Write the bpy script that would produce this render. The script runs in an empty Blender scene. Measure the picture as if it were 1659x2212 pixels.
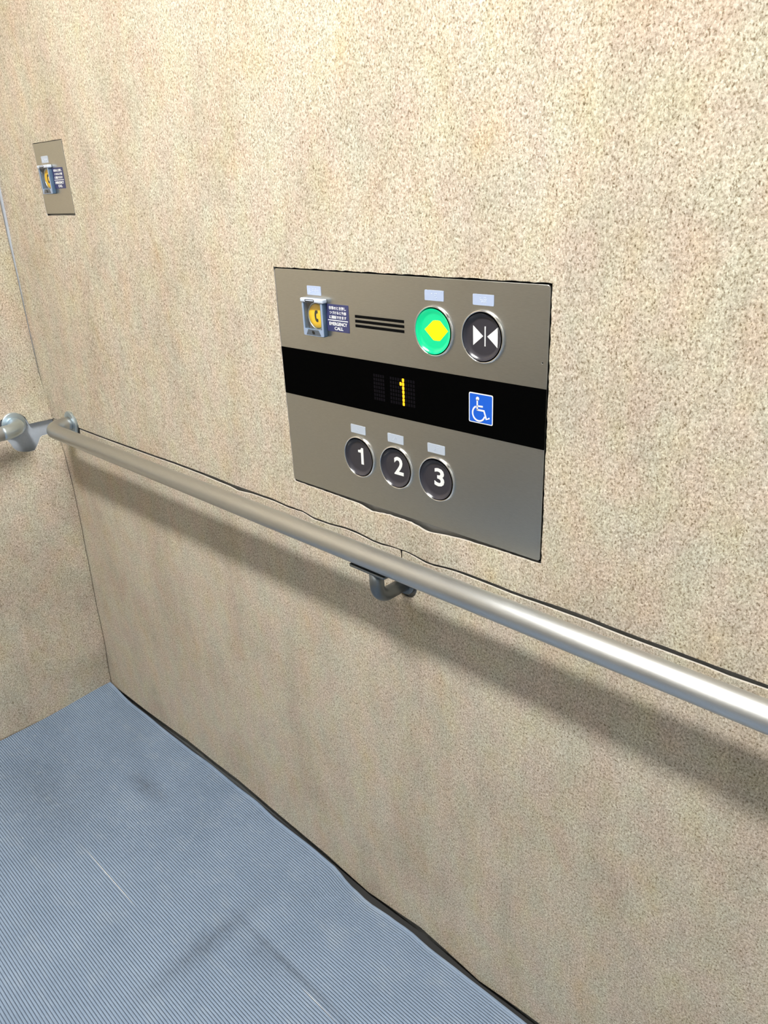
import bpy, bmesh, math, random
from mathutils import Matrix, Vector
random.seed(7)
S = bpy.context.scene
COL = S.collection

# ---------------------------------------------------------------- camera, world, lamp, exposure
CAM = Vector((0.0, -0.75, 1.3131))
R0 = Vector((0.71976639, 0.69284275, -0.04364927))      # right
R1 = Vector((0.24453796, -0.31188195, -0.91811265))     # down
R2 = Vector((-0.64972112, 0.65015272, -0.3939085))      # forward
cd = bpy.data.cameras.new('camera'); cam = bpy.data.objects.new('camera', cd); COL.objects.link(cam)
cam.matrix_world = Matrix(((R0.x, -R1.x, -R2.x, CAM.x), (R0.y, -R1.y, -R2.y, CAM.y), (R0.z, -R1.z, -R2.z, CAM.z), (0, 0, 0, 1)))
cd.sensor_fit = 'HORIZONTAL'; cd.sensor_width = 36.0; cd.lens = 36.0 * 1657.93 / 1659.0
cd.clip_start = 0.01
S.camera = cam
W = bpy.data.worlds.new('world'); S.world = W; W.use_nodes = True
W.node_tree.nodes['Background'].inputs[0].default_value = (0.72, 0.86, 1.0, 1)   # the bright lobby beyond the open doorway
W.node_tree.nodes['Background'].inputs[1].default_value = 0.5
LAMP = 192.0                                                                     # ceiling diffuser
LAMP_COLOR = (1.0, 0.985, 0.95, 1)
S.view_settings.view_transform = 'Standard'; S.view_settings.look = 'None'
S.view_settings.exposure = 0.0; S.view_settings.gamma = 1.0; S.view_settings.use_curve_mapping = False

# ---------------------------------------------------------------- materials
def lin(r, g, b):
    f = lambda c: (c / 255 / 12.92) if c / 255 <= 0.04045 else ((c / 255 + 0.055) / 1.055) ** 2.4
    return (f(r), f(g), f(b), 1)
class NT:
    def __init__(self, name):
        self.m = bpy.data.materials.new(name); self.m.use_nodes = True
        self.t = self.m.node_tree; self.b = self.t.nodes['Principled BSDF']
    def n(self, kind, **kw):
        x = self.t.nodes.new(kind)
        for k, v in kw.items():
            if k.startswith('i_'):
                x.inputs[k[2:].replace('_', ' ')].default_value = v
            else: setattr(x, k, v)
        return x
    def l(self, a, b): self.t.links.new(a, b)
    def coord(self, scale=(1, 1, 1)):
        c = self.n('ShaderNodeTexCoord'); m = self.n('ShaderNodeMapping'); m.inputs['Scale'].default_value = scale
        self.l(c.outputs['Object'], m.inputs['Vector']); return m.outputs['Vector']
    def noise(self, vec, scale, detail=2, rough=0.5):
        x = self.n('ShaderNodeTexNoise'); x.inputs['Scale'].default_value = scale
        x.inputs['Detail'].default_value = detail; x.inputs['Roughness'].default_value = rough
        self.l(vec, x.inputs['Vector']); return x.outputs['Fac']
    def ramp(self, fac, stops):
        x = self.n('ShaderNodeValToRGB'); e = x.color_ramp.elements
        e[0].position, e[0].color = stops[0]; e[1].position, e[1].color = stops[-1]
        for p, c in stops[1:-1]:
            k = e.new(p); k.color = c
        self.l(fac, x.inputs['Fac']); return x.outputs['Color']
    def mix(self, fac, a, b, mode='MIX'):
        x = self.n('ShaderNodeMix', data_type='RGBA', blend_type=mode)
        for sock, v in ((x.inputs['Factor'], fac), (x.inputs['A'], a), (x.inputs['B'], b)):
            pass
        for key, v in (('f', fac), ('a', a), ('b', b)):
            sock = x.inputs[0] if key == 'f' else (x.inputs[6] if key == 'a' else x.inputs[7])
            if hasattr(v, 'is_linked') or hasattr(v, 'node'): self.l(v, sock)
            else: sock.default_value = v
        return x.outputs[2]
    def math(self, op, a, b=0.0, c=0.0, clamp=False):
        x = self.n('ShaderNodeMath', operation=op, use_clamp=clamp)
        for i, v in enumerate((a, b, c)):
            if hasattr(v, 'node'): self.l(v, x.inputs[i])
            else: x.inputs[i].default_value = v
        return x.outputs[0]
    def bump(self, h, strength, dist=0.001):
        x = self.n('ShaderNodeBump'); x.inputs['Strength'].default_value = strength; x.inputs['Distance'].default_value = dist
        self.l(h, x.inputs['Height']); self.l(x.outputs['Normal'], self.b.inputs['Normal'])
    def set(self, **kw):
        for k, v in kw.items(): self.b.inputs[k.replace('_', ' ')].default_value = v
        return self
def plain(name, rgb, rough=0.5, metal=0.0, emit=None, estr=0.0, grain=0.0, coat=0.0):
    t = NT(name); t.set(Base_Color=rgb, Roughness=rough, Metallic=metal)
    if coat: t.b.inputs['Coat Weight'].default_value = coat
    if emit: t.b.inputs['Emission Color'].default_value = emit; t.b.inputs['Emission Strength'].default_value = estr
    if grain:
        f = t.noise(t.coord(), 180, 3, 0.6)
        c = t.ramp(f, [(0.3, tuple(k * (1 - grain) for k in rgb[:3]) + (1,)), (0.7, tuple(min(1, k * (1 + grain)) for k in rgb[:3]) + (1,))])
        t.l(c, t.b.inputs['Base Color'])
    return t.m

def felt_material(name):
    t = NT(name); t.set(Roughness=0.95); t.b.inputs['Specular IOR Level'].default_value = 0.12
    soft = t.noise(t.coord((1, 1, 0.8)), 340, 3.0, 0.65)
    col = t.ramp(soft, [(0.32, (0.39, 0.33, 0.255, 1)), (0.5, (0.61, 0.54, 0.445, 1)), (0.68, (0.80, 0.73, 0.63, 1))])
    fleck = t.noise(t.coord((1, 1, 0.75)), 490, 1.5, 0.5)
    dark = t.ramp(fleck, [(0.27, (0.40, 0.35, 0.28, 1)), (0.37, (0.74, 0.71, 0.66, 1)), (0.46, (1, 1, 1, 1))])
    col = t.mix(1.0, col, dark, 'MULTIPLY')
    light = t.ramp(t.noise(t.coord((1.2, 1.2, 0.8)), 360, 1.5, 0.5), [(0.58, (0, 0, 0, 1)), (0.70, (1, 1, 1, 1))])
    col = t.mix(t.math('MULTIPLY', light, 0.8), col, (0.87, 0.82, 0.71, 1))
    big = t.noise(t.coord((1, 1, 0.7)), 15, 3, 0.65)
    tint = t.ramp(big, [(0.34, (0.92, 0.93, 0.95, 1)), (0.50, (1.0, 0.99, 0.98, 1)), (0.64, (1.0, 0.97, 0.89, 1)), (0.77, (1.0, 0.915, 0.74, 1))])
    col = t.mix(0.85, col, tint, 'MULTIPLY')
    pink = t.noise(t.coord((1.2, 1.2, 0.75)), 19, 2, 0.5)
    tint2 = t.ramp(pink, [(0.36, (0.95, 1.0, 0.95, 1)), (0.64, (1.0, 0.95, 0.935, 1))])
    col = t.mix(0.9, col, tint2, 'MULTIPLY')
    streak = t.noise(t.coord((1, 1, 0.06)), 95, 2, 0.5)
    col = t.mix(0.5, col, t.ramp(streak, [(0.35, (0.92, 0.91, 0.90, 1)), (0.6, (1, 1, 1, 1))]), 'MULTIPLY')
    cloud = t.noise(t.coord((1, 1, 0.6)), 6.5, 4, 0.65)
    col = t.mix(0.9, col, t.ramp(cloud, [(0.33, (0.85, 0.82, 0.80, 1)), (0.55, (1, 1, 1, 1))]), 'MULTIPLY')
    t.l(col, t.b.inputs['Base Color'])
    t.bump(soft, 0.4, 0.0015)
    return t.m
FELT = felt_material('beige_felt')

def steel(name, rgb, rough, axis=(2, 2, 60), strength=0.05, mott=0.08):
    t = NT(name); t.set(Metallic=1.0, Roughness=rough)
    v = t.coord(axis); n = t.noise(v, 60, 3, 0.6)
    big = t.noise(t.coord(), 9, 2, 0.5)
    c = t.ramp(n, [(0.3, tuple(k * (1 - mott) for k in rgb[:3]) + (1,)), (0.7, tuple(min(1, k * (1 + mott)) for k in rgb[:3]) + (1,))])
    t.l(c, t.b.inputs['Base Color'])
    r = t.math('MULTIPLY_ADD', big, 0.14, rough - 0.07); t.l(r, t.b.inputs['Roughness'])
    t.bump(n, strength, 0.0004)
    return t.m
STEEL = steel('brushed_stainless', (0.52, 0.52, 0.49), 0.33)
RAILM = steel('satin_stainless_tube', (0.58, 0.595, 0.60), 0.36, axis=(1, 60, 60), strength=0.04, mott=0.06)
def lengthwise_brush(m, axis):             # polished along its length: reflections spread around the tube
    nt = m.node_tree; b = nt.nodes['Principled BSDF']; tg = nt.nodes.new('ShaderNodeTangent')
    tg.direction_type = 'RADIAL'; tg.axis = axis; nt.links.new(tg.outputs[0], b.inputs['Tangent']); b.inputs['Anisotropic'].default_value = 0.55
lengthwise_brush(RAILM, 'X')
RAILY = RAILM.copy(); RAILY.name = 'satin_stainless_tube_back'
RAILY.node_tree.nodes['Tangent'].axis = 'Y'; RAILY.node_tree.nodes['Principled BSDF'].inputs['Anisotropic'].default_value = 0.0; RAILY.node_tree.nodes['Principled BSDF'].inputs['Metallic'].default_value = 0.45
FITTING = plain('silver_fitting', (0.62, 0.72, 0.79, 1), 0.38, 1.0)  # bluish light from the doorway is mixed into this silver
BACK = plain('backing_door_tint', (0.50, 0.555, 0.635, 1), 0.5, 0.1, grain=0.04)  # steel tinted bluish to carry doorway light in its colour
BACKR = plain('grey_steel_backing', (0.42, 0.425, 0.43, 1), 0.5, 0.2, grain=0.04)
DARKGAP = plain('recess_shade', (0.004, 0.004, 0.004, 1), 0.9)  # near-black, the shade of the recess behind the faceplate
GAPSHADE = plain('black_gap_shade', (0.006, 0.006, 0.006, 1), 0.9)  # black of shaded gaps, for the panel surround and speaker slots
KICK = plain('dark_grey_kickplate', (0.24, 0.25, 0.25, 1), 0.6)
BLACK = plain('black_acrylic', (0.0015, 0.0015, 0.0015, 1), 0.22)
BLACK.node_tree.nodes['Principled BSDF'].inputs['Specular IOR Level'].default_value = 0.05
CHROME = plain('bright_ring', (0.86, 0.86, 0.86, 1), 0.16, 1.0)
BTN = plain('dark_grey_button', (0.036, 0.034, 0.043, 1), 0.24)
WHITE = plain('white_print', (0.86, 0.87, 0.86, 1), 0.5)
TAG = plain('pale_blue_tag', lin(174, 188, 216), 0.4)
DOT = plain('clear_braille_dot', lin(222, 230, 242), 0.25)
TAGW = plain('pale_grey_tag', lin(180, 190, 204), 0.4)
NAVY = plain('navy_label', lin(58, 62, 104), 0.45)
SIGNBLUE = plain('sign_blue', lin(12, 92, 208), 0.45)
GREEN = plain('lit_green_lens', (0.0, 0.22, 0.10, 1), 0.2, emit=(0.0, 0.72, 0.30, 1), estr=0.85, coat=0.3)
YELLOWLIT = plain('lit_yellow_symbol', (0.6, 0.5, 0.0, 1), 0.4, emit=(1.0, 0.86, 0.0, 1), estr=0.95)
LED = plain('amber_led', (0.5, 0.25, 0.0, 1), 0.4, emit=(1.0, 0.50, 0.012, 1), estr=1.2)
LEDOFF = plain('unlit_led', (0.0052, 0.0044, 0.0062, 1), 0.6)
LEDOFF.node_tree.nodes['Principled BSDF'].inputs['Specular IOR Level'].default_value = 0.03
YELLOW = plain('yellow_button', lin(255, 206, 16), 0.28)
CLEAR = plain('clear_blue_plastic', lin(84, 108, 134), 0.18, coat=0.5)
BEZEL = plain('pale_blue_bezel', lin(146, 164, 192), 0.2, coat=0.5)
HOOD = plain('pale_clear_plastic', lin(205, 217, 236), 0.15, coat=0.6)
SMOKE = plain('smoky_plastic', lin(82, 90, 100), 0.25)
INNER = plain('recess_grey', lin(96, 96, 92), 0.5)
INK = plain('black_ink', (0.006, 0.006, 0.006, 1), 0.5)
BRACKET = plain('grey_bracket_steel', (0.17, 0.19, 0.205, 1), 0.36, 0.85)  # base darkened to hold shade and floor reflection under the rail
CEIL = plain('grey_ceiling', (0.34, 0.34, 0.335, 1), 0.7, grain=0.02)  # unseen ceiling, kept grey so less light bounces down
SLAB = plain('dark_floor_slab', (0.03, 0.03, 0.03, 1), 0.8)
FLECK = plain('whitish_torn_edge', (0.54, 0.50, 0.44, 1), 0.9)
DIFF = plain('lamp_diffuser', (0.9, 0.9, 0.9, 1), 0.5, emit=LAMP_COLOR, estr=LAMP)
TAUPE = plain('taupe_bounce_cut', (0.28, 0.262, 0.232, 1), 0.5)  # dark tone chosen to cut light bouncing off the unseen left wall
def clear_sheet():
    t = NT('clear_cover'); nt = t.t
    tr = t.n('ShaderNodeBsdfTransparent'); gl = t.n('ShaderNodeBsdfGlossy'); gl.inputs['Roughness'].default_value = 0.08
    mx = t.n('ShaderNodeMixShader'); mx.inputs[0].default_value = 0.06
    t.l(tr.outputs[0], mx.inputs[1]); t.l(gl.outputs[0], mx.inputs[2])
    t.l(mx.outputs[0], nt.nodes['Material Output'].inputs['Surface']); nt.nodes.remove(t.b)
    return t.m
PANE = clear_sheet()

def mat_vinyl():
    t = NT('ribbed_blue_grey_vinyl'); t.set(Roughness=0.36); t.b.inputs['Specular IOR Level'].default_value = 0.5
    v = t.coord()
    sx = t.n('ShaderNodeSeparateXYZ'); t.l(v, sx.inputs[0]); X, Y = sx.outputs[0], sx.outputs[1]
    big = t.noise(v, 6, 4, 0.6)
    col = t.ramp(big, [(0.3, (0.22, 0.295, 0.41, 1)), (0.5, (0.25, 0.33, 0.455, 1)), (0.7, (0.275, 0.36, 0.49, 1))])
    fine = t.noise(t.coord((8, 120, 1)), 9, 3, 0.6)
    col = t.mix(0.7, col, t.ramp(fine, [(0.3, (0.86, 0.87, 0.88, 1)), (0.7, (1, 1, 1, 1))]), 'MULTIPLY')
    # worn dusty patches and rubbed-in dirt that lie in the mat itself
    dust = t.ramp(t.noise(t.coord((1, 1.6, 1)), 14, 4, 0.7), [(0.52, (0, 0, 0, 1)), (0.78, (0.35, 0.35, 0.35, 1))])
    col = t.mix(dust, col, (0.40, 0.46, 0.52, 1))
    def band(cx, hx, cy, hy):          # soft box in x and y
        a = t.math('SUBTRACT', 1.0, t.math('DIVIDE', t.math('ABSOLUTE', t.math('SUBTRACT', X, cx)), hx), clamp=True)
        b = t.math('SUBTRACT', 1.0, t.math('DIVIDE', t.math('ABSOLUTE', t.math('SUBTRACT', Y, cy)), hy), clamp=True)
        return t.math('MULTIPLY', a, b)
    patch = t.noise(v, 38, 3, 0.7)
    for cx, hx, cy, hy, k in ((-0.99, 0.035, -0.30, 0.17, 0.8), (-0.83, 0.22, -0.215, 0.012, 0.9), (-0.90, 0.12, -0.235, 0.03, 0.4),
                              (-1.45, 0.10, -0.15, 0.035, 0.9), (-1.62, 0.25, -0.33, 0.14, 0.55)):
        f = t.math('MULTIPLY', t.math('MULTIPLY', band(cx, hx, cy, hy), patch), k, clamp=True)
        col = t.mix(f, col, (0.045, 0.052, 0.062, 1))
    for cx, hx, cy, hy in ((-1.276, 0.115, -0.3403, 0.0011), (-0.742, 0.05, -0.226, 0.0010)):
        f = t.math('MULTIPLY', band(cx, hx, cy, hy), 3.0, clamp=True)
        col = t.mix(f, col, (0.85, 0.86, 0.84, 1))
    vor = t.n('ShaderNodeTexVoronoi'); vor.inputs['Scale'].default_value = 13; t.l(v, vor.inputs['Vector'])
    dots = t.math('LESS_THAN', vor.outputs['Distance'], 0.017)
    col = t.mix(t.math('MULTIPLY', dots, 0.7), col, (0.75, 0.78, 0.80, 1))
    t.l(col, t.b.inputs['Base Color'])
    t.bump(fine, 0.08, 0.0005)
    return t.m
MATM = mat_vinyl()
GROOVE = plain('darker_groove', (0.13, 0.17, 0.235, 1), 0.6)  # groove faces darker than the rib tops

# ---------------------------------------------------------------- mesh helpers
def link(name, me, mat, parent=None, smooth=False):
    if mat and not me.materials: me.materials.append(mat)
    o = bpy.data.objects.new(name, me); COL.objects.link(o)
    if parent: o.parent = parent
    if smooth: me.shade_smooth()
    return o
def empty(name, loc=(0, 0, 0), label=None, cat=None, group=None):
    o = bpy.data.objects.new(name, None); COL.objects.link(o); o.location = loc
    o.empty_display_size = 0.05
    if label: o['label'] = label
    if cat: o['category'] = cat
    if group: o['group'] = group
    return o
def struct(o): o['kind'] = 'structure'; return o
def from_bm(name, bm):
    me = bpy.data.meshes.new(name); bm.normal_update(); bm.to_mesh(me); bm.free(); return me
def box_mesh(name, x0, x1, y0, y1, z0, z1, bevel=0.0):
    bm = bmesh.new(); bmesh.ops.create_cube(bm, size=1)
    for v in bm.verts:
        v.co = Vector(((x0 + x1) / 2 + v.co.x * (x1 - x0), (y0 + y1) / 2 + v.co.y * (y1 - y0), (z0 + z1) / 2 + v.co.z * (z1 - z0)))
    if bevel: bmesh.ops.bevel(bm, geom=bm.edges[:], offset=bevel, segments=2, affect='EDGES', profile=0.5)
    return from_bm(name, bm)
MAPY = lambda c, y0: Vector((c.x, y0 - c.z, c.y))        # drawn plane faces -y (right wall)
MAPX = lambda c, x0: Vector((x0 + c.z, c.x, c.y))        # drawn plane faces +x (back wall)
def plate(name, outlines, front, thick, bevel=0.0, mapping=MAPY, res=1):
    """Solid sheet: first outline is the edge, the others are holes (drawn in right/up metres); `front` is the coordinate of its face."""
    cu = bpy.data.curves.new(name, 'CURVE'); cu.dimensions = '2D'; cu.fill_mode = 'BOTH'
    cu.extrude = thick / 2 - bevel; cu.bevel_depth = bevel; cu.bevel_resolution = res; cu.offset = -bevel
    for ol in outlines:
        sp = cu.splines.new('POLY'); sp.points.add(len(ol) - 1); sp.use_cyclic_u = True
        for p, q in zip(sp.points, ol): p.co = (q[0], q[1], 0, 1)
    return curve_to_mesh(cu, name, lambda c: mapping(Vector((c.x, c.y, c.z - thick / 2)), front))
def curve_to_mesh(cu, name, fn):
    tmp = bpy.data.objects.new('tmp', cu); COL.objects.link(tmp)
    dg = bpy.context.evaluated_depsgraph_get(); dg.update()
    me = bpy.data.meshes.new_from_object(tmp.evaluated_get(dg)); me.name = name
    bpy.data.objects.remove(tmp); bpy.data.curves.remove(cu)
    bm = bmesh.new(); bm.from_mesh(me)
    bmesh.ops.remove_doubles(bm, verts=bm.verts[:], dist=1e-6)
    for v in bm.verts: v.co = fn(v.co.copy())
    bm.to_mesh(me); bm.free(); me.materials.clear(); return me
def rrect(x0, x1, z0, z1, r=0.0, n=5):
    if r <= 0: return [(x0, z0), (x1, z0), (x1, z1), (x0, z1)]
    out = []
    for cx, cz, a in ((x1 - r, z0 + r, -90), (x1 - r, z1 - r, 0), (x0 + r, z1 - r, 90), (x0 + r, z0 + r, 180)):
        for i in range(n + 1):
            t = math.radians(a + 90 * i / n); out.append((cx + r * math.cos(t), cz + r * math.sin(t)))
    return out
def circ(cx, cz, r, n=48): return [(cx + r * math.cos(2 * math.pi * i / n), cz + r * math.sin(2 * math.pi * i / n)) for i in range(n)]
def stroke(pts, w):
    """Outline of a line of width w along pts."""
    L, Rr = [], []
    for i, p in enumerate(pts):
        a = Vector(pts[max(0, i - 1)]); b = Vector(pts[min(len(pts) - 1, i + 1)]); d = (b - a).normalized(); nrm = Vector((-d.y, d.x))
        k = 1.0
        if 0 < i < len(pts) - 1:
            d1 = (Vector(p) - a).normalized(); k = 1 / max(0.5, abs(d1.dot(d)))
        L.append(tuple(Vector(p) + nrm * w / 2 * k)); Rr.append(tuple(Vector(p) - nrm * w / 2 * k))
    return L + Rr[::-1]
def join(name, meshes):
    bm = bmesh.new()
    for m in meshes: bm.from_mesh(m)
    me = bpy.data.meshes.new(name); bm.to_mesh(me); bm.free()
    for m in meshes: bpy.data.meshes.remove(m)
    return me
def text(name, body, x0, x1, z0, z1, front, thick=0.0003, bold=0.0):
    cu = bpy.data.curves.new(name, 'FONT'); cu.body = body; cu.size = 1.0; cu.offset = bold; cu.extrude = 0.01; cu.resolution_u = 3
    me = curve_to_mesh(cu, name, lambda c: c)
    xs = [v.co.x for v in me.vertices]; ys = [v.co.y for v in me.vertices]
    ax, bx, ay, by = min(xs), max(xs), min(ys), max(ys)
    for v in me.vertices:
        c = v.co; v.co = Vector((x0 + (c.x - ax) / (bx - ax) * (x1 - x0), front + (thick if c.z < 0 else 0.0), z0 + (c.y - ay) / (by - ay) * (z1 - z0)))
    return me
def lathe(name, prof, cx, cz, y0, n=48, cap=True):
    """prof: (radius, height towards the room); turned about an axis square to the right wall."""
    bm = bmesh.new(); rings = []
    for r, h in prof:
        rings.append([bm.verts.new((cx + r * math.cos(2 * math.pi * i / n), y0 - h, cz + r * math.sin(2 * math.pi * i / n))) for i in range(n)] if r > 1e-7
                     else [bm.verts.new((cx, y0 - h, cz))])
    for a, b in zip(rings, rings[1:]):
        for i in range(n):
            j = (i + 1) % n
            if len(a) == 1: bm.faces.new((a[0], b[j], b[i]))
            elif len(b) == 1: bm.faces.new((a[i], a[j], b[0]))
            else: bm.faces.new((a[i], a[j], b[j], b[i]))
    bmesh.ops.recalc_face_normals(bm, faces=bm.faces[:])
    return from_bm(name, bm)
def tube(name, pts, r, n=28, caps=True):
    pts = [Vector(p) for p in pts]; bm = bmesh.new(); rings = []
    up = Vector((0, 0, 1)); prev = None
    for i, p in enumerate(pts):
        t = (pts[min(i + 1, len(pts) - 1)] - pts[max(i - 1, 0)]).normalized()
        if prev is None:
            a = up if abs(t.dot(up)) < 0.9 else Vector((1, 0, 0)); u = (a - t * a.dot(t)).normalized()
        else: u = (prev - t * prev.dot(t)).normalized()
        prev = u; w = t.cross(u)
        rings.append([bm.verts.new(p + (u * math.cos(2 * math.pi * k / n) + w * math.sin(2 * math.pi * k / n)) * r) for k in range(n)])
    for a, b in zip(rings, rings[1:]):
        for k in range(n): bm.faces.new((a[k], a[(k + 1) % n], b[(k + 1) % n], b[k]))
    if caps: bm.faces.new(rings[0][::-1]); bm.faces.new(rings[-1])
    bmesh.ops.recalc_face_normals(bm, faces=bm.faces[:])
    return from_bm(name, bm)
def arc(c, u, v, r, n=10):
    c, u, v = Vector(c), Vector(u), Vector(v)
    return [c + u * r * math.cos(math.pi / 2 * i / n) + v * r * math.sin(math.pi / 2 * i / n) for i in range(n + 1)]
def interp(tab, z):
    if z <= tab[0][0]: return tab[0][1]
    for (a, fa), (b, fb) in zip(tab, tab[1:]):
        if z <= b:
            k = (z - a) / (b - a); k = k * k * (3 - 2 * k); return fa + (fb - fa) * k
    return tab[-1][1]
def slice_and_bow(me, cuts, fn):
    """Cut a sheet mesh into strips so that it can lie a little wavy, then move its points."""
    bm = bmesh.new(); bm.from_mesh(me)
    for co, no in cuts:
        bmesh.ops.bisect_plane(bm, geom=bm.verts[:] + bm.edges[:] + bm.faces[:], plane_co=co, plane_no=no, dist=1e-6)
    for v in bm.verts: v.co += fn(v.co)
    bm.to_mesh(me); bm.free(); return me

# ---------------------------------------------------------------- the lift car
XB, YL, XF, HT = -1.909, -1.80, 0.36, 2.75       # back wall, left wall, front wall, ceiling
struct(link('floor', box_mesh('floor', XB - 0.05, XF + 0.05, YL - 0.05, 0.06, -0.07, -0.02), SLAB))
struct(link('ceiling', box_mesh('ceiling', XB - 0.05, XF + 0.05, YL - 0.05, 0.06, HT, HT + 0.04), CEIL))

wr = struct(link('wall_right', box_mesh('wall_right', XB - 0.05, XF + 0.05, 0.0085, 0.05, 0.034, HT), BACKR))
struct(link('baseboard_right', box_mesh('baseboard_right', XB - 0.03, XF, 0.010, 0.048, -0.02, 0.034, 0.001), KICK))

UP = [(-1.7625,0.8077),(-1.6318,0.8072),(-1.4266,0.8097),(-1.3484,0.8110),(-1.2548,0.8111),(-1.1922,0.8110),(-1.1552,0.8094),(-1.1308,0.8099),(-1.0886,0.8105),(-1.0247,0.8111),(-0.9842,0.8086),(-0.9447,0.8095),(-0.9168,0.8049),(-0.8758,0.8053),(-0.8409,0.8084),(-0.8145,0.8087),(-0.7976,0.8071),(-0.7783,0.8044),(-0.7592,0.8044),(-0.7378,0.8058),(-0.7260,0.8059),(-0.7119,0.8065),(-0.7018,0.8066),(-0.6885,0.8052),(-0.6705,0.8026),(-0.6544,0.8022),(-0.6338,0.8046),(-0.6122,0.8069),(-0.5821,0.8075),(-0.5534,0.8074),(-0.5348,0.8073),(-0.5203,0.8066),(-0.4954,0.8067),(-0.4809,0.8078),(-0.4415,0.8096),(-0.4037,0.8097),(-0.3515,0.8085),(-0.3030,0.8090),(-0.2578,0.8088),(-0.2320,0.8088),(-0.1898,0.8091)]
LO = [(-1.7642,0.8039),(-1.6332,0.8037),(-1.4280,0.8053),(-1.3496,0.8067),(-1.2559,0.8065),(-1.1937,0.8046),(-1.1563,0.8040),(-1.1325,0.8012),(-1.0895,0.8057),(-1.0253,0.8075),(-0.9846,0.8054),(-0.9450,0.8073),(-0.9172,0.8018),(-0.8761,0.8027),(-0.8411,0.8059),(-0.8147,0.8053),(-0.7978,0.8038),(-0.7785,0.8019),(-0.7594,0.8016),(-0.7379,0.8043),(-0.7260,0.8052),(-0.7119,0.8058),(-0.7019,0.8050),(-0.6886,0.8029),(-0.6706,0.7995),(-0.6545,0.7995),(-0.6338,0.8024),(-0.6122,0.8039),(-0.5821,0.8035),(-0.5533,0.8031),(-0.5347,0.8027),(-0.5202,0.8024),(-0.4953,0.8026),(-0.4807,0.8031),(-0.4411,0.8033),(-0.4033,0.8039),(-0.3510,0.8028),(-0.3024,0.8032),(-0.2572,0.8035),(-0.2311,0.8025),(-0.1891,0.8042)]
HOLE = [(-0.9591,1.2045),(-0.7893,1.2045),(-0.6714,1.2043),(-0.5629,1.2043),(-0.4729,1.2041),(-0.4725,1.0896),(-0.4724,0.8619),(-0.5365,0.8611),(-0.5987,0.8591),(-0.6323,0.8559),(-0.6551,0.8527),(-0.6689,0.8527),(-0.6813,0.8557),(-0.6967,0.8582),(-0.7228,0.8580),(-0.7391,0.8584),(-0.7605,0.8556),(-0.7761,0.8539),(-0.7917,0.8570),(-0.8003,0.8592),(-0.8403,0.8606),(-0.8951,0.8617),(-0.9575,0.8621),(-0.9585,1.0473),(-0.9590,1.1265)]
HOLE = [(x, z - (0.0014 if z < 0.87 else 0)) for x, z in HOLE]
HOLE2 = [(-1.7040, 1.4170), (-1.5725, 1.4170), (-1.5740, 1.2801), (-1.7050, 1.2804)]
# the flange of the hand rail comes through a round cut at the seam
FX, FZ, RY = -1.797, 0.8144, -0.061
def ragged(poly, step=0.006, amp=0.0006, closed=True):
    out = []
    n = len(poly)
    for i in range(n if closed else n - 1):
        a, b = Vector(poly[i]), Vector(poly[(i + 1) % n]); k = max(1, int((b - a).length / step))
        nrm = Vector((-(b - a).y, (b - a).x)).normalized()
        for j in range(k):
            p = a.lerp(b, j / k)
            if j: p = p + nrm * random.uniform(-amp, amp)
            out.append(tuple(p))
    if not closed: out.append(tuple(poly[-1]))
    return out
upper_edge = [(XB - 0.03, 0.8075), (-1.829, 0.8075), (-1.825, 0.828), (-1.81, 0.842), (-1.785, 0.842), (-1.769, 0.828), (-1.7645, 0.8079)] + UP + [(0.10, 0.8091), (XF - 0.002, 0.8091)]
low_edge = [(XB - 0.03, 0.8045), (-1.829, 0.8045), (-1.825, 0.795), (-1.81, 0.785), (-1.785, 0.785), (-1.7645, 0.788), (-1.7642, 0.8037)] + LO + [(0.10, 0.8041), (XF - 0.002, 0.8041)]
bottom = [(XB - 0.03, 0.002), (-1.8850, 0.003), (-1.8048, 0.0052), (-1.7023, 0.0071), (-1.6222, 0.0115), (-1.5052, 0.0187), (-1.3911, 0.0178), (-1.2846, 0.0201), (-1.2188, 0.0166), (-1.1291, 0.0117), (-0.9719, 0.0052), (-0.9154, -0.0012), (-0.8467, -0.0077), (-0.7716, 0.0011), (-0.7057, 0.0102), (-0.6439, 0.0031), (-0.5663, -0.0081), (-0.4941, 0.0005), (-0.4448, 0.0050), (-0.2, 0.004), (XF - 0.002, 0.004)]
upper = plate('felt_sheet', [ragged(upper_edge, 0.012, 0.0003, False) + [(XF - 0.002, HT - 0.001), (XB - 0.03, HT - 0.001)], ragged(HOLE)[::-1], ragged(HOLE2, 0.01, 0.0003)], -0.0006, 0.0034, 0.0005)
LO = [(x, z - 0.0015) for x, z in LO]
low_edge = low_edge[:7] + LO + low_edge[-2:]
slit = []
for p in low_edge:                       # the short slit cut down to the rail bracket
    if slit and slit[-1][0] < -0.7170 < p[0]:
        slit += [(-0.7199, 0.8035), (-0.7190, 0.772), (-0.7158, 0.772), (-0.7158, 0.8036)]
    slit.append(p)
lower = plate('felt_sheet', [bottom + slit[::-1], circ(-0.7105, 0.7495, 0.0225)], 0.0003, 0.0030, 0.0006)
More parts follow.
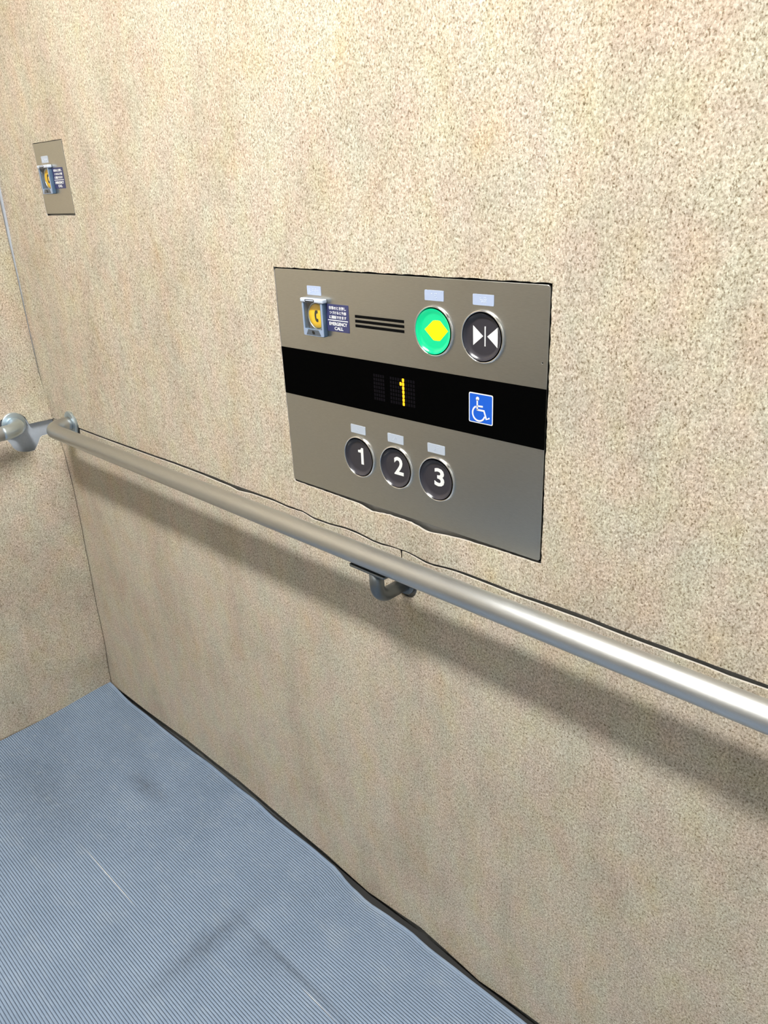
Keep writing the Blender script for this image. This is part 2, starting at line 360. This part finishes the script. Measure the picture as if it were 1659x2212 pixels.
# the upper sheet stands a few millimetres off the wall next to the corner
BOWY = [(0.80, 0.0), (0.90, 0.0065), (1.05, 0.0068), (1.17, 0.0045), (1.30, 0.001), (1.40, 0.0)]
zc = [((0, 0, 0.82 + 0.05 * i), (0, 0, 1)) for i in range(13)] + [((XB + d, 0, 0), (1, 0, 0)) for d in (0.04, 0.1, 0.18, 0.3, 0.45)]
slice_and_bow(upper, zc, lambda c: Vector((0, -interp(BOWY, c.z) * math.exp(-max(0, c.x - XB) / 0.13) if c.x < -1.2 else 0, 0)))
def pale_edges(me, ax):                     # the cut edges show the pale core of the felt
    me.materials.append(FELT); me.materials.append(FLECK)
    for f in me.polygons:
        if abs(f.normal[ax]) < 0.45 and not (ax == 1 and abs(f.center.x + 0.7176) < 0.004 and f.center.z < 0.80): f.material_index = 1
for me in (upper, lower): pale_edges(me, 1)
link('felt_sheet', upper, None, wr); link('felt_sheet', lower, None, wr)

# back wall: sheet steel, felt cut out around the rail flange
wb = struct(link('wall_back', box_mesh('wall_back', XB - 0.05, XB - 0.0040, YL - 0.05, 0.0085, -0.02, HT), BACK))
notch = [(-0.0015, 0.7704), (-0.0123, 0.7704), (-0.028, 0.7735), (-0.0382, 0.7734), (-0.0459, 0.7702), (-0.0511, 0.7612), (-0.0595, 0.7513), (-0.0673, 0.7439), (-0.0811, 0.7436), (-0.0936, 0.7462), (-0.106, 0.7514), (-0.1129, 0.7604), (-0.1175, 0.7743), (-0.1275, 0.795), (-0.1290, 0.815), (-0.1242, 0.8299), (-0.1077, 0.8397), (-0.0896, 0.8412), (-0.0753, 0.8355), (-0.0663, 0.8256), (-0.0613, 0.8074), (-0.0015, 0.8061)]
edge_up = [(-0.0035, 0.85), (-0.0088, 0.92), (-0.0098, 1.0), (-0.0100, 1.08), (-0.0098, 1.15), (-0.0115, 1.24), (-0.0115, 1.32), (-0.0125, 1.40), (-0.013, HT - 0.001)]
back = plate('felt_sheet', [[(-0.0015, 0.006)] + notch + edge_up + [(YL, HT - 0.001), (YL, -0.018), (-0.25, -0.004), (-0.05, -0.004)]], XB, 0.003, 0.0005, MAPX)
BOWX = [(0.0, 0.004), (0.04, 0.006), (0.17, 0.020), (0.26, 0.020), (0.43, 0.030), (0.54, 0.036), (0.63, 0.037), (0.72, 0.029), (0.765, 0.016), (0.80, 0.006), (0.86, 0.0), (1.2, 0.0), (1.36, 0.003), (1.6, 0.003)]
yc = [((0, 0, 0.03 * i), (0, 0, 1)) for i in range(1, 29)] + [((0, -d, 0), (0, 1, 0)) for d in (0.04, 0.08, 0.13, 0.2, 0.3, 0.42, 0.56)]
def bowx(c):
    return Vector((interp(BOWX, c.z) * math.exp(-(c.y / 0.20) ** 2), 0, 0))
slice_and_bow(back, yc, bowx)
pale_edges(back, 0); back.shade_smooth(); back.set_sharp_from_angle(angle=0.6); link('felt_sheet', back, None, wb)

# the walls behind the camera
wl = struct(link('wall_left', box_mesh('wall_left', XB - 0.05, XF + 0.05, YL - 0.05, YL - 0.0035, -0.02, HT), BACK))
link('bounce_cut_sheet', box_mesh('bounce_cut_sheet', XB, XF - 0.002, YL - 0.003, YL, 0.004, HT - 0.002), TAUPE, wl)  # unseen dark sheet, added to cut light bouncing across the car
wf = struct(link('wall_front', join('wall_front', [box_mesh('w', XF, XF + 0.05, -0.42, 0.0035, -0.02, HT), box_mesh('w', XF, XF + 0.05, YL, -1.36, -0.02, HT),
                                                  box_mesh('w', XF, XF + 0.05, -1.36, -0.42, 2.05, HT)]), STEEL))

# ceiling lamp
cl = empty('ceiling_light', (-0.70, -0.93, HT), 'long white ceiling light panel in the middle of the lift ceiling, above the frame', 'light')
link('diffuser', box_mesh('diffuser', -0.38, 0.38, -0.085, 0.085, -0.022, -0.004, 0.003), DIFF, cl)
link('frame', plate('frame', [rrect(-0.41, 0.41, -0.115, 0.115), rrect(-0.382, 0.382, -0.087, 0.087)[::-1]], 0, 0.025, 0.001, lambda c, f: Vector((c.x, c.y, c.z))), STEEL, cl)

# ---------------------------------------------------------------- floor mat
EDGE = [(-1.9060, -0.0030), (-1.8810, -0.0040), (-1.7976, -0.0060), (-1.6981, -0.0040), (-1.6176, -0.0048), (-1.5037, -0.0041), (-1.3946, -0.0004), (-1.2857, -0.0021), (-1.2212, -0.0004), (-1.1303, -0.0053), (-1.0171, -0.0037), (-0.9456, -0.0054), (-0.8732, -0.0164), (-0.8265, -0.0196), (-0.7669, -0.0147), (-0.7172, -0.0115), (-0.6729, -0.0139), (-0.5947, -0.0122), (-0.5218, -0.0107), (-0.4564, -0.0098), (-0.2, -0.009), (0.35, -0.009)]
def build_mat():
    bm = bmesh.new()
    pitch, depth = 0.0052, 0.0020
    prof = []                                            # distance from the wall edge, height
    nr = int((abs(YL) - 0.004) / pitch)
    prof += [(0.0, -0.016), (0.0, -0.0006), (0.0006, 0.0), (0.0055, 0.0)]
    for i in range(nr - 2):
        a = 0.0060 + i * pitch
        prof += [(a, -0.0003), (a + 0.0003, -depth), (a + 0.0008, -depth), (a + 0.0011, -0.0003), (a + 0.0020, 0.0), (a + 0.0044, 0.0)]
    xs = [XB + 0.003 + (XF - 0.004 - XB - 0.003) * i / 110 for i in range(111)]
    rows = []
    for x in xs:
        e = interp(EDGE, x); row = []
        for d, h in prof:
            y = -d + e * math.exp(-d / 0.10)
            z = h
            if h > -0.01:
                r2 = ((x - XB) / 0.085) ** 2 + (d / 0.13) ** 2
                z += 0.014 * math.exp(-r2)                                              # the curled corner
                z += 0.0011 * math.sin(x * 5.1 + d * 7.3) * min(1, d / 0.2)
            row.append(bm.verts.new((x, y, z)))
        rows.append(row)
    for a, b in zip(rows, rows[1:]):
        for k in range(len(prof) - 1):
            f = bm.faces.new((a[k], a[k + 1], b[k + 1], b[k])); f.smooth = True
            if k > 4 and (k - 4) % 6 in (0, 1, 2): f.material_index = 1; f.smooth = False
    bmesh.ops.recalc_face_normals(bm, faces=bm.faces[:])
    me = from_bm('floor_mat', bm)
    return me
mm = build_mat(); mm.materials.append(MATM); mm.materials.append(GROOVE)
fm = link('floor_mat', mm, None)
if fm.data.polygons[len(fm.data.polygons) // 2].normal.z < 0: fm.data.flip_normals()
fm['label'] = 'blue-grey ribbed vinyl mat covering the lift floor, scuffed, curled at the corner'; fm['category'] = 'floor mat'

# ---------------------------------------------------------------- hand rails
def flange_y(name, cx, cz, parent, r=0.029):
    return link(name, lathe(name, [(0.0, -0.0005), (r, -0.0005), (r, 0.0048), (r - 0.0012, 0.006), (0.020, 0.0066), (0.0175, 0.0066), (0.0, 0.0066)], cx, cz, 0.0), FITTING, parent, False)
BR = 0.045
hr = empty('handrail', (0, 0, 0), 'long satin stainless tube hand rail along the right wall under the button panel', 'handrail')
XE = 0.16
path = [(FX, -0.004, FZ), (FX, RY + BR, FZ)] + arc((FX + BR, RY + BR, FZ), (-1, 0, 0), (0, -1, 0), BR)[1:] + \
       arc((XE - BR, RY + BR, FZ), (0, -1, 0), (1, 0, 0), BR) + [(XE, -0.004, FZ)]
link('rail_tube', tube('rail_tube', path, 0.0166, 40), RAILM, hr, True)
flange_y('flange', FX, FZ, hr); flange_y('flange', XE, FZ, hr)
bx, bz = -0.7100, 0.7515
br = link('bracket', tube('bracket', [(bx, RY, 0.7945), (bx, RY, bz + 0.022)] + [(bx, RY + 0.022 - 0.022 * math.cos(a), bz + 0.022 - 0.022 * math.sin(a)) for a in [math.pi / 2 * i / 8 for i in range(1, 9)]] + [(bx, -0.003, bz)], 0.0108, 24), BRACKET, hr, True)
link('saddle', plate('saddle', [rrect(-0.7575, -0.6845, RY - 0.011, RY + 0.011, 0.004)], 0.7978, 0.0035, 0.0008, lambda c, f: Vector((c.x, c.y, f + c.z))), BRACKET, br)
link('wall_disc', lathe('wall_disc', [(0.0, -0.003), (0.0190, -0.003), (0.0190, 0.0035), (0.0180, 0.0045), (0.0, 0.0045)], bx, bz + 0.0015, 0.0), BRACKET, br)

hl = empty('handrail', (0, 0, 0), 'short visible end of hand rail with silver elbow on the back wall, left edge', 'handrail')
LY = -0.0965; LX = XB + 0.061
elb = [(XB + 0.001, LY, FZ), (LX - BR, LY, FZ)] + arc((LX - BR, LY - BR, FZ), (0, 1, 0), (1, 0, 0), BR)[1:] + [(LX, -0.1462, FZ)]
link('elbow', tube('elbow', elb, 0.0168, 36), FITTING, hl, True)
link('rail_tube', tube('rail_tube', [(LX, -0.1468, FZ), (LX, -0.6, FZ), (LX, -1.0, FZ), (LX, YL + 0.18, FZ), (LX - 0.03, YL + 0.13, FZ), (XB + 0.001, YL + 0.13, FZ)], 0.0166, 36), RAILY, hl, True)
fl = lathe('flange', [(0.0, -0.0005), (0.029, -0.0005), (0.029, 0.0048), (0.0278, 0.006), (0.020, 0.0066), (0.0, 0.0066)], 0, 0, 0)
for v in fl.vertices: v.co = Vector((XB - v.co.y, LY + v.co.x, FZ + v.co.z))
link('flange', fl, FITTING, hl)

# ---------------------------------------------------------------- button panel
PX, PZ = -0.9555, 1.2026                   # top left corner of the panel
PW, PH = 0.4812, 0.3381
PF = -0.0016                               # its face
cp = empty('control_panel', (0, 0, 0), 'wide brushed stainless button panel with black display band on right wall', 'control panel')
def U(u, v): return (PX + u / 1000.0, PZ - v / 1000.0)
def UR(u0, u1, v0, v1, r=0): return rrect(PX + u0 / 1000, PX + u1 / 1000, PZ - v1 / 1000, PZ - v0 / 1000, r / 1000)
BTNS = {'open': (313.1, 65.2), 'close': (390.1, 65.1), 1: (162.6, 264.9), 2: (237.8, 265.3), 3: (313.5, 265.7)}
holes = [circ(*U(*BTNS[k]), 0.0300) for k in BTNS] + [UR(169, 261.2, a, a + 3.5) for a in (56.0, 62.5, 68.9)] + [UR(69, 104.5, 45, 82, 2), circ(*U(474.6, 86.7), 0.0009, 10)]
link('faceplate', plate('faceplate', [UR(0, PW * 1000, 0, PH * 1000, 4.0)] + [h[::-1] for h in holes], PF, 0.0030, 0.0005), STEEL, cp)
link('gap_shade', plate('gap_shade', [rrect(PX - 0.0022, PX + PW + 0.0016, PZ - PH - 0.0024, PZ + 0.0016, 0.0015)], PF + 0.0048, 0.0024), GAPSHADE, cp)  # added black plate, standing for shade in the gap round the panel
link('backing', box_mesh('backing', PX + 0.004, PX + PW - 0.004, PF + 0.0033, PF + 0.0045, PZ - PH + 0.003, PZ - 0.003), DARKGAP, cp)  # near-black sheet holds the shade inside slots and button gaps
for a in (56.0, 62.5, 68.9):
    link('speaker_slot_shade', plate('speaker_slot_shade', [UR(168.9, 261.3, a - 0.1, a + 3.6)], PF - 0.0001, 0.0004), GAPSHADE, cp)  # black strip fills each slot, painting the dark inside it
ds = link('display_strip', plate('display_strip', [UR(-0.3, PW * 1000 + 0.3, 116.6, 190.0)], PF - 0.0006, 0.0010, 0.0001), BLACK, cp)
# LED dots
DF = PF - 0.0007
lit = [(256.4, 135.9 + 5.5 * i) for i in range(7)] + [(251.8, 141.4)]
def dot(u, v, w=3.9, h=4.9): return plate('d', [UR(u - w / 2, u + w / 2, v - h / 2, v + h / 2, 1.1)], DF, 0.0002)
link('lit_digit', join('lit_digit', [dot(u, v) for u, v in lit]), LED, ds)['label'] = 'glowing amber digit one made of dots'
off = [(233.4 + 4.7 * i, 135.9 + 5.5 * j) for i in range(10) for j in range(7)] + [(201.5 + 4.4 * i, 135.9 + 5.5 * j) for i in range(5) for j in range(7)]
off = [p for p in off if min(abs(p[0] - a[0]) + abs(p[1] - a[1]) for a in lit) > 2.6]
oo = link('unlit_dots', join('unlit_dots', [plate('d', [UR(u - 1.6, u + 1.6, v - 2.0, v + 2.0)], DF, 0.0002) for u, v in off]), LEDOFF, ds); oo['kind'] = 'stuff'
# wheelchair sign
sg = link('accessibility_sign', plate('accessibility_sign', [UR(369.2, 406.6, 134.9, 173.4, 2.2)], DF - 0.0003, 0.0006, 0.0001), WHITE, cp)
sg['label'] = 'blue wheelchair sign with white border'
link('sign_field', plate('sign_field', [UR(370.5, 405.3, 136.2, 172.1, 1.4)], DF - 0.0004, 0.0002), SIGNBLUE, sg)
wc = [circ(*U(383.0, 141.9), 0.0025, 16)]
SW = 0.0021
m = [plate('d', [wc[0]], DF - 0.0006, 0.0003)]
for pl in ([(382.7, 143.0), (382.6, 156.4)], [(382.6, 151.3), (391.3, 151.1)], [(381.7, 156.2), (393.0, 156.2), (396.9, 166.6), (401.6, 164.2)]):
    m.append(plate('d', [stroke([U(*p) for p in pl], SW)], DF - 0.0006, 0.0003))
wx, wz = U(384.9, 160.7)
m.append(plate('d', [stroke([(wx + 0.0096 * math.cos(math.radians(a)), wz + 0.0096 * math.sin(math.radians(a))) for a in range(118, 345, 9)], SW)], DF - 0.0006, 0.0003))
link('wheelchair_symbol', join('wheelchair_symbol', m), WHITE, sg)

# braille tags
CELLS = {'open': [(1,), (1, 2, 4, 6)], 'close': [(1, 2, 5, 6), (1, 2, 3, 4, 5, 6)], 'call': [(1, 2, 3, 6), (4, 5), (2, 4, 5, 6), (2, 5)],
         1: [(3, 4, 5, 6), (1,)], 2: [(3, 4, 5, 6), (1, 2)], 3: [(3, 4, 5, 6), (1, 4)]}
def braille(parent, cells, x0, x1, z0, z1, front, mat, dm):
    t = link('braille_tag', plate('braille_tag', [rrect(x0, x1, z0, z1, 0.0012)], front - 0.0005, 0.0006, 0.0001), mat, parent)
    n = len(cells); cw = 0.0056; cx = (x0 + x1) / 2 - cw * (n - 1) / 2; cz = (z0 + z1) / 2; bm = bmesh.new()
    for i, c in enumerate(cells):
        for d in c:
            px = cx + i * cw + (-0.00115 if d <= 3 else 0.00115); pz = cz + (0.0023, 0, -0.0023)[(d - 1) % 3]
            bmesh.ops.create_icosphere(bm, subdivisions=1, radius=0.00062, matrix=Matrix.Translation((px, front - 0.0006, pz)) @ Matrix.Diagonal((1, 0.7, 1, 1)))
    link('braille_dots', from_bm('braille_dots', bm), dm, t)
def tag_at(key, u0, u1, v0, v1, mat, dm=DOT):
    a, b = U(u0, v1), U(u1, v0); braille(cp, CELLS[key], a[0], b[0], a[1], b[1], PF, mat, dm)
tag_at('open', 298.3, 329.5, 14.8, 27.6, TAG); tag_at('close', 374.6, 405.7, 15.3, 28.1, TAG)
for k, u in ((1, 146.8), (2, 222.4), (3, 297.6)): tag_at(k, u, u + 30.7, 216.0, 228.8, TAGW, TAGW)

# round buttons: bright ring > face, symbol
RING = [(0.0324, 0.0), (0.0324, 0.0014), (0.0319, 0.0024), (0.0311, 0.0034), (0.0302, 0.0033), (0.0295, 0.0020), (0.0293, -0.0026)]
ringm = lathe('button_ring', RING, 0, 0, 0, 64)
dish = lambda q: -0.0010 + 0.0042 * max(0.0, (q - 0.76) / 0.24) ** 2
FACE = [(0.0285 * q, 0.0001 + dish(q)) for q in [1 - 0.0125 * i for i in range(20)] + [0.74, 0.6, 0.4, 0.2, 0.0]]
facem = lathe('button_face', FACE, 0, 0, 0, 64); facem.materials.append(BTN)
greenm = facem.copy(); greenm.materials.clear(); greenm.materials.append(GREEN)
ringm.materials.append(CHROME)
def button(name, uv, label, lit=False):
    x, z = U(*uv)
    o = link(name, ringm, None, cp, True); o.location = (x, PF, z); o['label'] = label
    f = link('button_face', greenm if lit else facem, None, o, True)
    return o
SY = -0.0004                                # height of a printed symbol above the middle of a face
for gm in (GAPSHADE, DARKGAP, BLACK): gm.node_tree.nodes['Principled BSDF'].inputs['Specular IOR Level'].default_value = 0.0
def on_dish(me):                            # a print lies on the hollow face
    bm = bmesh.new(); bm.from_mesh(me)
    bmesh.ops.subdivide_edges(bm, edges=[e for e in bm.edges if e.calc_length() > 0.003], cuts=3, use_grid_fill=True)
    for v in bm.verts: v.co.y -= dish(min(1.0, math.hypot(v.co.x, v.co.z) / 0.0285))
    bm.to_mesh(me); bm.free(); return me
def rel(o, pts): return [(U(*p)[0] - o.location.x, U(*p)[1] - o.location.z) for p in pts]
b = button('door_open_button', BTNS['open'], 'glowing green round button with yellow symbol', True)
link('open_symbol', on_dish(plate('open_symbol', [rel(b, [(u - 0.8, v) for u, v in [(297.0, 64.2), (311.2, 52.4), (315.6, 51.4), (316.5, 52.2), (317.4, 51.4), (322.8, 51.8), (335.6, 63.6), (322.6, 76.6), (317.4, 77.1), (316.5, 76.3), (315.6, 77.1), (311.6, 76.8)]])], SY, 0.0004, 0.0001)), YELLOWLIT, b)
b = button('door_close_button', BTNS['close'], 'dark round button with two white triangles facing a bar')
link('close_symbol', on_dish(join('close_symbol', [plate('d', [rel(b, q)], SY, 0.0004) for q in ([(374.4, 52.6), (389.6, 64.3), (374.6, 76.4)], [(391.7, 52.5), (393.3, 52.5), (393.3, 76.2), (391.7, 76.2)], [(395.7, 64.2), (411.1, 52.2), (411.0, 76.4)])])), WHITE, b)
for k, (x0, x1, z0, z1) in {1: (158.3, 169.2, 276.3, 250.6), 2: (232.2, 250.2, 276.4, 249.2), 3: (308.0, 325.5, 276.0, 249.8)}.items():
    b = button('floor_button', BTNS[k], 'dark round floor button with white numeral ' + ('one', 'two', 'three')[k - 1])
    (ax, az), (bx_, bz_) = rel(b, [(x0, z0), (x1, z1)])
    if k == 1: me = plate('numeral', [rel(b, [(169.2, 250.6), (169.2, 276.4), (164.1, 276.4), (164.1, 258.4), (158.3, 258.4), (158.3, 254.9), (161.6, 254.3), (164.2, 252.9), (165.2, 250.6)])], SY, 0.0004)
    else: me = text('numeral', str(k), ax, bx_, az, bz_, SY, 0.0004, 0.022)
    link('numeral', on_dish(me), WHITE, b)

# emergency call box: used on both plates; (cx, cz) is the middle of its braille tag's top edge
def call_box(parent, cx, cz, front, tag_mat):
    P = lambda u, v: (cx + u / 1000, cz - v / 1000)
    RR = lambda u0, u1, v0, v1, r=0: rrect(cx + u0 / 1000, cx + u1 / 1000, cz - v1 / 1000, cz - v0 / 1000, r / 1000)
    braille(parent, CELLS['call'], cx - 0.0150, cx + 0.0150, cz - 0.0128, cz, front, tag_mat, DOT)
    D = 0.0078
    fr = link('emergency_call_box', plate('emergency_call_box', [RR(-21.2, 24.0, 16.8, 70.4, 2.0), RR(-16.4, 18.4, 22.4, 60.0, 1.0)[::-1]], front - D, D, 0.0009), CLEAR, parent)
    fr['label'] = 'yellow telephone button in a clear plastic box'
    link('bezel', plate('bezel', [RR(-20.6, 23.4, 18.0, 69.8, 1.8), RR(-17.4, 20.0, 22.4, 60.4, 1.0)[::-1]], front - D - 0.0002, 0.0005, 0.0001), BEZEL, fr)
    link('recess', plate('recess', [RR(-17.2, 19.2, 22.0, 60.6)], front + 0.0005, 0.0010), INNER, fr)
    bx0, by = cx + 0.0031, cz - 0.0419
    link('button_ring', lathe('button_ring', [(0.0197, -0.0006), (0.0197, 0.0010), (0.0191, 0.0016), (0.0182, 0.0012), (0.0182, -0.0006)], bx0, by, front, 40), FITTING, fr, True)
    link('button_cap', lathe('button_cap', [(0.0172, -0.0006), (0.0172, 0.0010), (0.0164, 0.0018), (0.0100, 0.0024), (0.0, 0.0026)], bx0, by, front, 40), YELLOW, fr, True)
    hs = [(0.2, -9.0), (4.6, -9.2), (5.4, -8.4), (5.4, -5.0), (4.6, -4.2), (2.2, -4.0), (1.6, -2.0), (1.6, 2.0), (2.2, 4.0), (4.8, 4.2), (5.8, 5.0), (5.8, 8.4), (5.0, 9.2), (1.6, 9.0), (-0.6, 7.0), (-1.8, 3.4), (-2.2, 0.0), (-1.9, -3.6), (-1.0, -7.2)]
    link('handset_symbol', plate('handset_symbol', [[(bx0 + 0.92 * (u - 1.2) / 1000, by - 0.90 * v / 1000) for u, v in hs]], front - 0.0029, 0.0006, 0.0001), INK, fr)
    link('cover_window', plate('cover_window', [RR(-16.3, 18.3, 22.5, 59.9)], front - D + 0.0008, 0.0006), PANE, fr)
    link('hood', box_mesh('hood', cx - 0.0228, cx + 0.0268, front - D - 0.0016, front - 0.0004, cz - 0.0224, cz - 0.0164, 0.0016), HOOD, fr)
    link('latch_slot', plate('latch_slot', [RR(-11.8, 8.6, 17.6, 21.6, 1.9), RR(-10.4, 7.2, 18.4, 20.0, 0.75)[::-1]], front - D - 0.0017, 0.0004), INK, fr)
    link('lower_lip', plate('lower_lip', [[P(-14.8, 68.8), P(17.4, 68.8), P(12.6, 60.9), P(-10.4, 60.9)]], front - D - 0.0004, 0.0006), SMOKE, fr)
    link('notch', plate('notch', [[P(1.2, 67.4), P(4.4, 66.6), P(3.8, 64.2), P(1.6, 62.8), P(-1.8, 62.6), P(-1.6, 65.6)]], front - D - 0.0006, 0.0004), INK, fr)
    lb = link('instruction_label', plate('instruction_label', [RR(22, 70.0, 23.0, 61.3, 1.0)], front - 0.0004, 0.0005, 0.0001), NAVY, parent)
    lb['label'] = 'navy label with white Japanese and English print'
    T = front - 0.0005
    ms = []
    for body, u0, u1, v0, v1, bold in (('非常のとき押し', 29.6, 65.0, 25.8, 30.6, 0.02), ('つづけると外部', 30.2, 65.0, 32.4, 36.8, 0.02), ('に通話できます', 29.4, 64.8, 38.6, 43.2, 0.02),
                                       ('EMERGENCY', 28.6, 66.0, 47.8, 52.6, 0.025), ('CALL', 39.2, 57.0, 54.2, 58.9, 0.025)):
        a, b2 = P(u0, v1), P(u1, v0); ms.append(text('t', body, a[0], b2[0], a[1], b2[1], T - 0.0001, 0.0003, bold))
    ms.append(plate('t', [RR(26.4, 67.6, 44.8, 46.0)], T - 0.0001, 0.0003))
    link('label_text', join('label_text', ms), WHITE, lb)
call_box(cp, PX + 0.0868, PZ - 0.0213, PF, TAG)
sp = empty('emergency_call_plate', (0, 0, 0), 'small steel plate with clear boxed yellow call button, high near the far corner', 'call plate')
link('faceplate', plate('faceplate', [rrect(-1.7018, -1.5735, 1.2842, 1.4157, 0.0015)], -0.0014, 0.0030, 0.0004), STEEL, sp)
call_box(sp, -1.6598, 1.3918, -0.0014, TAGW)
